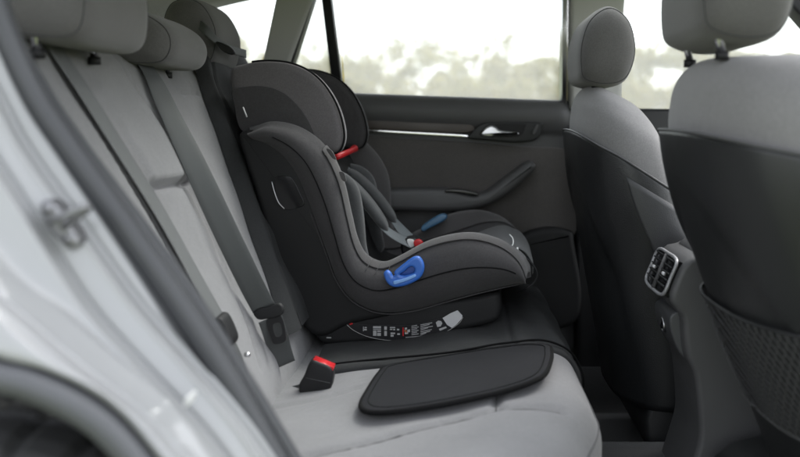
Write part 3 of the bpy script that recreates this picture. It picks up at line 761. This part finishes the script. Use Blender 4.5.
def q(x0, y0, x1, y1, sl=0): return [(x0, y0), (x1, y0+sl), (x1, y1+sl), (x0, y1)]
marks = [q(172, 198, 176, 222), q(180, 200, 192, 206), q(178, 210, 192, 218), q(226, 195, 268, 206), q(226, 210, 268, 214), q(226, 218, 244, 246), q(248, 218, 268, 226), q(248, 231, 268, 246),
         q(286, 196, 300, 214), q(286, 220, 300, 246), q(316, 198, 344, 204), q(316, 208, 330, 214), q(334, 208, 344, 216), q(320, 228, 344, 236), q(320, 240, 336, 250), q(354, 208, 366, 216), q(356, 232, 370, 240),
         q(396, 202, 408, 212, -2), q(410, 212, 424, 226, -2), q(396, 226, 414, 236, -2)]
for k in range(6): marks.append(q(432, 192+k*9, 432+(38 if k % 2 else 30), 195.5+k*9, -6))
for k in range(7): marks.append(q(480, 184+k*9, 480+[62, 48, 66, 40, 60, 52, 30][k], 187.5+k*9, -12))
marks += [[(562, 172), (574, 162), (590, 164), (597, 176), (588, 192), (570, 196)], [(578, 206), (616, 192), (620, 200), (584, 216)], [(400, 252), (560, 236), (560, 239), (400, 255)]]
printm('label_print', marks, M['print'])
printm('red_mark', [[(92, 178), (112, 176), (118, 184), (102, 190)]], M['red'])
printm('red_line', [[(384, 200), (390, 200), (390, 246), (384, 246)]], M['red'])
printm('orange_pictogram', [[(392, 214), (404, 212), (410, 228), (396, 226)]], plastic('orange_print', (.35, .12, .05), .5, grain=0), YL-.0022)
printm('silver_sticker', [[(598, 148), (640, 122), (678, 106), (704, 134), (700, 150), (672, 182), (648, 200), (622, 184)]], M['silver'], YL-.0024)
printm('white_dash', [[(-25, 256), (0, 256), (0, 262), (-25, 262)]], M['print'])
# headrest of the child seat
hw_px = [(226, 70), (240, 63), (262, 60), (286, 62), (306, 70), (322, 84), (334, 103), (341, 124), (342, 141), (335, 153), (316, 152), (296, 142), (262, 134), (238, 130), (229, 98)]
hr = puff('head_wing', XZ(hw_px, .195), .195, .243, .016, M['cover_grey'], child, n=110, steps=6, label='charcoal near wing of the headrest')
pt_px = [(229, 90), (245, 86), (262, 86), (280, 92), (297, 107), (309, 126), (315, 148), (296, 142), (262, 134), (238, 130), (231, 105)]
puff('wing_patch', XZ(pt_px, .192), .1925, .206, .002, M['cover'], hr, n=80)
tube('wing_piping', [(x, .200, z) for x, z in cat(XZ(hw_px, .197), 110, True)][8:70], .0022, M['piping'], hr, n=6)
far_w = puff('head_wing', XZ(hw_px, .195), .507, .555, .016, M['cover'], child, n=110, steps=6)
tube('wing_piping', [(x, .509, z) for x, z in cat(XZ(hw_px, .195), 110, True)][8:70], .002, M['piping'], far_w, n=6)
puff('head_pad', [(-.455, .10), (-.42, .108), (-.395, .09), (-.385, .0), (-.39, -.05), (-.43, -.05), (-.455, .0)], .22, .53, .015, M['cover'], child, n=60)
# body insert, red strap guide, harness
for y0, y1 in ((.235, .275), (.478, .518)):
    puff('body_insert', [(-.345, -.13), (-.30, -.104), (-.255, -.105), (-.222, -.128), (-.208, -.17), (-.20, -.25), (-.20, -.31), (-.30, -.31)], y0, y1, .014, M['pad'], child, n=60)
tube('strap_guide', [(-.268, .30, -.078), (-.262, .45, -.070), (-.258, .472, -.066)], [.0065, .0065, .009], M['red'], child, n=12)
def harness(y, top, a, b, far):
    p0, p1, p2 = np.array([-.37, y, top]), np.array([a[0], y, a[1]]), np.array([b[0], y+(.0 if far else .01), b[1]])
    ribbon('harness_strap', [p0, (p0+p1)/2+np.array([.01, 0, .012]), p1, (p1+p2)/2, p2, np.array([-.112, CYc-.01 if not far else CYc+.01, -.272])], [np.array([0, 1, 0.3])]*6, .036, .002, M['web_harness'], child, 50)
    d = p2-p1; n = 26; g = []
    for i in range(n):
        t = i/(n-1); e = math.sqrt(max(0, 1-abs(2*t-1)**6)); c = p1*(1-t)+p2*t+np.array([0, 0, .012*math.sin(t*math.pi)])
        u = np.array([d[2], 0, -d[0]])/np.hypot(d[0], d[2])
        g.append([c+np.array([0, 1, 0])*math.copysign(abs(math.cos(q_))**.6, math.cos(q_))*.030*max(e, .15)+u*math.copysign(abs(math.sin(q_))**.8, math.sin(q_))*.011*max(e, .15) for q_ in np.linspace(0, 2*math.pi, 20, False)])
    link('harness_pad', grid_mesh('harness_pad', g, cv=True, capu=True), M['pad'], child)
harness(.305, -.10, (-.262, -.118), (-.162, -.236), False)
harness(.435, -.10, (-.27, -.112), (-.158, -.232), True)
hb = puff('harness_buckle', [(-.135, -.262), (-.108, -.255), (-.088, -.275), (-.090, -.305), (-.115, -.31), (-.135, -.29)], .345, .395, .008, M['black'], child, n=40)
puff('buckle_plate', XZ([(403, 240), (409, 240), (411, 245), (406, 247)], .34), .338, .35, .001, M['white'], hb, n=20)
puff('red_button', XZ([(410, 241), (415, 239), (419, 242), (416, 246), (411, 246)], .338), .330, .345, .003, M['red'], hb, n=30)
ribbon('crotch_strap', [(-.10, .37, -.30), (-.08, .37, -.325), (-.07, .37, -.335)], [np.array([0, 1, 0])]*3, .035, .002, M['web_grey'], child, 10)
# blue handles
def zpx(pts, dx=0): return [(380+x/7.61, 240+y/7.61) for x, y in pts]
ho = zpx([(240, 135), (275, 118), (310, 122), (336, 158), (345, 205), (332, 255), (300, 292), (240, 325), (180, 345), (112, 350), (66, 322), (42, 275), (38, 242), (64, 225), (92, 242), (104, 266), (122, 262), (118, 236), (150, 205), (200, 165)])
hh = zpx([(160, 254), (190, 235), (225, 205), (252, 195), (272, 212), (264, 240), (230, 254), (190, 262)])
def handle(Y, mat, nm, lab=None, mirror=False):
    o = plate(nm, XZ(ho, .115), [XZ(hh, .115)], Y, .016, .005, mat, child, n=90, label=lab, res=4)
    o.data.polygons.foreach_set('use_smooth', [True]*len(o.data.polygons))
    return o
hn = handle(.108, M['blue'], 'side_handle', 'bright blue side handle')
puff('handle_well', XZ(hh, .115), .110, .118, .001, plastic('shaded_blue_plastic', (.018, .07, .30), .4, grain=0), hn, n=50)  # plate filling the hole, its blue darkened for the recess shade
puff('highlight_strip', XZ(zpx([(108, 318), (120, 310), (200, 288), (262, 262), (278, 262), (276, 280), (210, 310), (130, 336), (110, 332)]), .100), .0975, .104, .0015, M['blue_light'], hn, n=50)  # strip of lighter blue, a painted highlight on the handle
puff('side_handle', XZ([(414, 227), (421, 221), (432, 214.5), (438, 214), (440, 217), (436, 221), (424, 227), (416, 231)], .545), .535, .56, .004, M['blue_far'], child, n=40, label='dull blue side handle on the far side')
# small cloth tags, white front stitching, adjuster cord
for a, b in (((326, 149), (332, 158)), ((339, 172), (342, 180))):
    c = XZ([a, (a[0]+5, a[1]+1), (b[0]+4, b[1]+1), b], .150); y = .147
    puff('cloth_tag', c, .143, .147, .0006, M['cover_trim'], cov, n=16)
tube('white_stitching', [U(507, 234, .26), U(510.5, 238, .24), U(511, 244, .215), U(507, 248, .19), U(514, 251, .18), U(516.5, 247, .19), U(516, 262, .165)], .0013, M['white'], cov, n=6, smooth_path=40)
tube('adjuster_cord', [U(514, 254, .22), U(524, 257, .2), U(532, 265, .2), U(535.5, 273, .2), U(533, 281, .2), U(524, 288, .2), U(516, 291, .22)], .0022, M['black'], child, n=8, smooth_path=40)

# ------------------------------------------------------------------ front seats
def front_seat(name, label, cy, xtop, dz, w0, curve, fab, group, tk=1.0, tilt=.0, lean=1.0):
    s = thing(name, label, 'car seat', (xtop+.25, cy, -.735), group)
    # stations: z, back X, half width, half thickness
    st = [(-.56, .175, .215, .06), (-.48, .150, .222, .065), (-.40, .120, .23, .068), (-.30, .082, .24, .07), (-.20, .046, .25, .07), (-.10, .016, .255, .066), (-.02, .002, .252, .06), (.03, .004, .240, .054), (.055, .010, .218, .047), (.072, .020, .185, .038), (.082, .034, .13, .026), (.085, .045, .05, .01)]
    st = catu(st, 6); st[:, 3] *= tk; st[:, 1] = np.where(st[:, 0] < -.02, st[:, 1]*lean, st[:, 1])
    n = 64
    def ring(row, grow=0, a0=0, a1=2*math.pi, m=n, end=False):
        z, xb, w, t = row; w = w*w0+grow; t = t+grow; out = []
        for a in np.linspace(a0, a1, m, end):
            ca, sa = math.cos(a), math.sin(a)
            y = w*math.copysign(abs(ca)**.62, ca); x = -t*math.copysign(abs(sa)**.75, sa)
            v = y/w; x += curve*abs(v)**2.6
            out.append((xtop+xb+row[3]+x, cy+y, z+dz-(tilt*max(0, x+t) if z > -.06 else tilt*max(0, x+t)*sstep(-.3, -.06, z))))
        return out
    bk = link('backrest', grid_mesh('backrest', [ring(r) for r in st], cv=True, capu=True), fab, s)
    # moulded panel over the rear, top edge dipping toward the doorway
    g = []
    zt = -.012
    rows_ = [r for r in st if r[0] < zt]; rows_.append(np.array([zt, *[np.interp(zt, st[:, 0], st[:, k]) for k in (1, 2, 3)]]))
    for r in rows_: g.append(ring(r, .007, -.55, math.pi+.55, 80, True))
    g = np.array(g)
    for i in range(g.shape[0]):
        wt = sstep(-.22, zt, rows_[i][0])
        for j in range(g.shape[1]):
            vv = (g[i, j, 1]-cy)/(.25*w0); xm = g[i, :, 0].min()
            g[i, j, 2] -= wt*(.22*(g[i, j, 0]-xm)*(1-tilt)+.006*vv*vv)
            # dished field below the padded top of the panel
            za = -.085-.20*min(1, abs(vv)/.80)**2.4
            dish = sstep(za+.012, za-.02, rows_[i][0])*sstep(.86, .74, abs(vv))
            g[i, j, 0] -= .007*(1-dish)*sstep(1.0, .86, abs(vv))
    pn = link('back_panel', grid_mesh('back_panel', g), M['vinyl'], s, solid=-.006)
    tube('panel_edge', g[-1], .0022, M['midplast'], pn, n=8)
    return s, bk, pn, st, ring
fs, fbk, fpn, fst, fring = front_seat('front_seat', 'grey and black front seat nearest the doorway, net pocket on its back', -.355, .302, 0, .94, .06, M['front_fabric'], 'front seats')
headrest(fs, [(.312, .108), (.36, .096), (.405, .106), (.424, .15), (.43, .22), (.41, .27), (.36, .28), (.322, .255), (.303, .20), (.301, .135)], -.50, -.205, M['seat_shaded'], .045, .008, posts=[(.336, -.285, .085, .14), (.336, -.445, .085, .14)])
# net pocket, hem and lower shell
def pocket():
    g = []
    for z, gr in zip(np.linspace(-.40, -.255, 14), .009+.006*np.sin(np.linspace(.15, 1, 14)*1.9)):
        r = np.array([z, *[np.interp(z, fst[:, 0], fst[:, k]) for k in (1, 2, 3)]]); g.append(fring(r, gr, 1.0, math.pi-.1, 50, True))
    g = np.array(g)
    for j in range(50):
        t = j/49; g[:, j, 2] -= .035*(1-t)*np.linspace(1, .4, 14)*0+.0
    o = link('net_pocket', grid_mesh('net_pocket', g), M['net'], fs)
    # knotted strands crossing on both diagonals
    v = []; f = []
    gx = np.array([g[:, int(round(j))] for j in np.linspace(0, 49, 50)]).transpose(1, 0, 2)
    def at(a, b):
        a = min(max(a, 0), 12.999); b = min(max(b, 0), 48.999); i0, j0 = int(a), int(b); u, w = a-i0, b-j0
        return (gx[i0, j0]*(1-u)+gx[i0+1, j0]*u)*(1-w)+(gx[i0, j0+1]*(1-u)+gx[i0+1, j0+1]*u)*w
    for sg_ in (1, -1):
        for b0 in np.arange(-14, 64, 1.6):
            pts = [at(t*13, b0+sg_*13*(t-.5)*.95) for t in np.linspace(0, 1, 18) if 0 <= b0+sg_*13*(t-.5)*.95 <= 49]
            if len(pts) < 3: continue
            me_ = tube('strand', pts, .0009, None, None, n=4); k = len(v)
            v += [tuple(q_.co+Vector((-.0012, 0, 0))) for q_ in me_.vertices]; f += [tuple(k+i_ for i_ in p_.vertices) for p_ in me_.polygons]
            bpy.data.meshes.remove(me_)
    me_ = bpy.data.meshes.new('net_strands'); me_.from_pydata(v, [], f)
    ns_ = link('net_strands', me_, plastic('net_cord', (.06, .06, .062), .7, grain=0), o); ns_['kind'] = 'stuff'
    tube('pocket_hem', g[-1], .0026, M['dkplast'], o, n=8)
    rim_ = [g[i, 0] for i in range(13, -1, -1)]+list(g[0])
    tube('pocket_piping', rim_, .0022, M['midplast'], o, n=8)
pocket()
cus = puff('cushion', [(.50, -.42), (.58, -.40), (.80, -.36), (.93, -.37), (.95, -.43), (.90, -.50), (.62, -.55), (.52, -.54)], -.59, -.12, .04, M['vinyl'], fs, n=60)
box('seat_rail', (.45, -.17, -.70), (.95, -.14, -.655), M['satin'], fs, .004)
box('seat_rail', (.45, -.57, -.70), (.95, -.54, -.655), M['satin'], fs, .004)
puff('seat_base', [(.44, -.52), (.90, -.50), (.88, -.66), (.48, -.66)], -.56, -.14, .01, M['dkplast'], fs, n=40)
fs2, b2, p2, st2, ring2 = front_seat('front_seat', 'smaller looking grey and black front seat beside the far door', .36, .245, -.008, .96, .02, M['front_fabric'], 'front seats', 1.55, .55, .45)
sg = []
for r in st2:
    if -.46 < r[0] < -.045: sg.append(ring2(r, .0095, math.pi-.34+1.1*max(0, -.06-r[0]), math.pi+1.0, 30, True))
sg = np.array(sg)
for i in range(len(sg)): sg[i, :, 2] -= sstep(-.22, -.05, sg[i, 0, 2])*.10*(sg[i, :, 0]-sg[i, :, 0].min())
link('lit_side_panel', grid_mesh('lit_side_panel', sg), plastic('lit_side_plastic', (.040, .041, .043), .5, grain=700, bump=.3), fs2, solid=.003)  # lighter panel: light on the seat's near side put into its colour
headrest(fs2, [(.254, .078), (.30, .068), (.340, .078), (.360, .115), (.364, .16), (.348, .212), (.308, .238), (.266, .212), (.246, .16), (.244, .105)], .220, .50, M['seat_shaded'], .04, .008, posts=[(.285, .29, .068, .10), (.285, .43, .068, .10)])
puff('cushion', [(.42, -.43), (.52, -.41), (.76, -.37), (.89, -.38), (.91, -.44), (.86, -.51), (.55, -.56), (.44, -.55)], .13, .59, .04, M['vinyl'], fs2, n=60)
puff('seat_base', [(.40, -.53), (.86, -.50), (.84, -.72), (.44, -.72)], .16, .56, .01, M['dkplast'], fs2, n=40)

# ------------------------------------------------------------------ centre console with rear vents
con = thing('centre_console', 'dark centre console with rear air vents between the front seats', 'console', (.5, 0, -.735))
cb = puff('console_body', [(.376, -.238), (.40, -.228), (.47, -.224), (.90, -.25), (.90, -.72), (.405, -.72), (.400, -.52), (.392, -.43), (.380, -.40), (.374, -.36), (.372, -.33), (.356, -.31), (.351, -.295), (.360, -.268)], -.100, .080, .010, M['midplast'], con, n=140)
puff('console_lid', [(.40, -.235), (.42, -.212), (.52, -.196), (.85, -.20), (.85, -.24), (.40, -.24)], -.085, .066, .012, M['midplast'], con, n=60)
# vent: frame local axes: u across (-Y), v up the tilted face
vo_, vu, vv_ = np.array([.3475, .062, -.297]), np.array([0, -.150, 0]), np.array([.024, 0, .058])
vn = np.cross(vu, vv_); vn /= np.linalg.norm(vn); vn = vn if vn[0] < 0 else -vn
def vent_pt(a, b, h): return vo_+vu*a+vv_*b+vn*h
fr = [vent_pt(a, b, .006) for a, b in ((.04, 0.02), (.5, -.06), (.96, .02), (1.0, .5), (.96, .98), (.5, 1.04), (.04, .98), (0, .5))]
vent = link('air_vent', mesh('air_vent', [vent_pt(a, b, h) for h in (-.004, .0035) for a, b in ((0, 0), (1, 0), (1, 1), (0, 1))], [(0, 1, 2, 3), (4, 5, 6, 7), (0, 1, 5, 4), (1, 2, 6, 5), (2, 3, 7, 6), (3, 0, 4, 7)]), M['gloss'], con, smooth=False)
tube('vent_frame', fr, .0030, M['vent_grey'], vent, n=8, closed=True, smooth_path=60)
tube('vent_divider', [vent_pt(.5, -.02, .007), vent_pt(.5, 1.0, .007)], .004, M['midplast'], vent, n=8)
for half in (0, 1):
    for k in range(5):
        b = .14+k*.18; a0 = .05+half*.5; a1 = .45+half*.5
        link('slat', mesh('slat', [vent_pt(a, b+db, h) for a in (a0, a1) for db, h in ((0, .0025), (.07, .010), (.10, .009), (.03, .0015))], [(0, 1, 2, 3), (4, 5, 6, 7), (0, 1, 5, 4), (1, 2, 6, 5), (2, 3, 7, 6), (3, 0, 4, 7)]), M['dkplast'], vent, smooth=False)
    q0 = vent_pt(.25+half*.5, .5, .010); tube('vent_tab', [q0-vu*.035, q0+vu*.035], .0032, M['silver'], vent, n=8)
# socket plate
sp_ = puff('socket_plate', [(.358, -.335), (.380, -.326), (.394, -.36), (.398, -.402), (.380, -.404), (.362, -.37)], -.068, .052, .004, plastic('socket_grey', (.06, .062, .065), .5), con, n=40)
tube('socket_ring', [(.3585-.011*math.sin(a)*.1, -.008+.012*math.cos(a), -.362+.012*math.sin(a)) for a in np.linspace(0, 2*math.pi, 24, False)], .0018, M['satin'], sp_, n=6, closed=True)
tube('socket_cap', [(.370, -.008, -.362), (.357, -.008, -.360)], .009, M['gloss'], sp_, n=14)
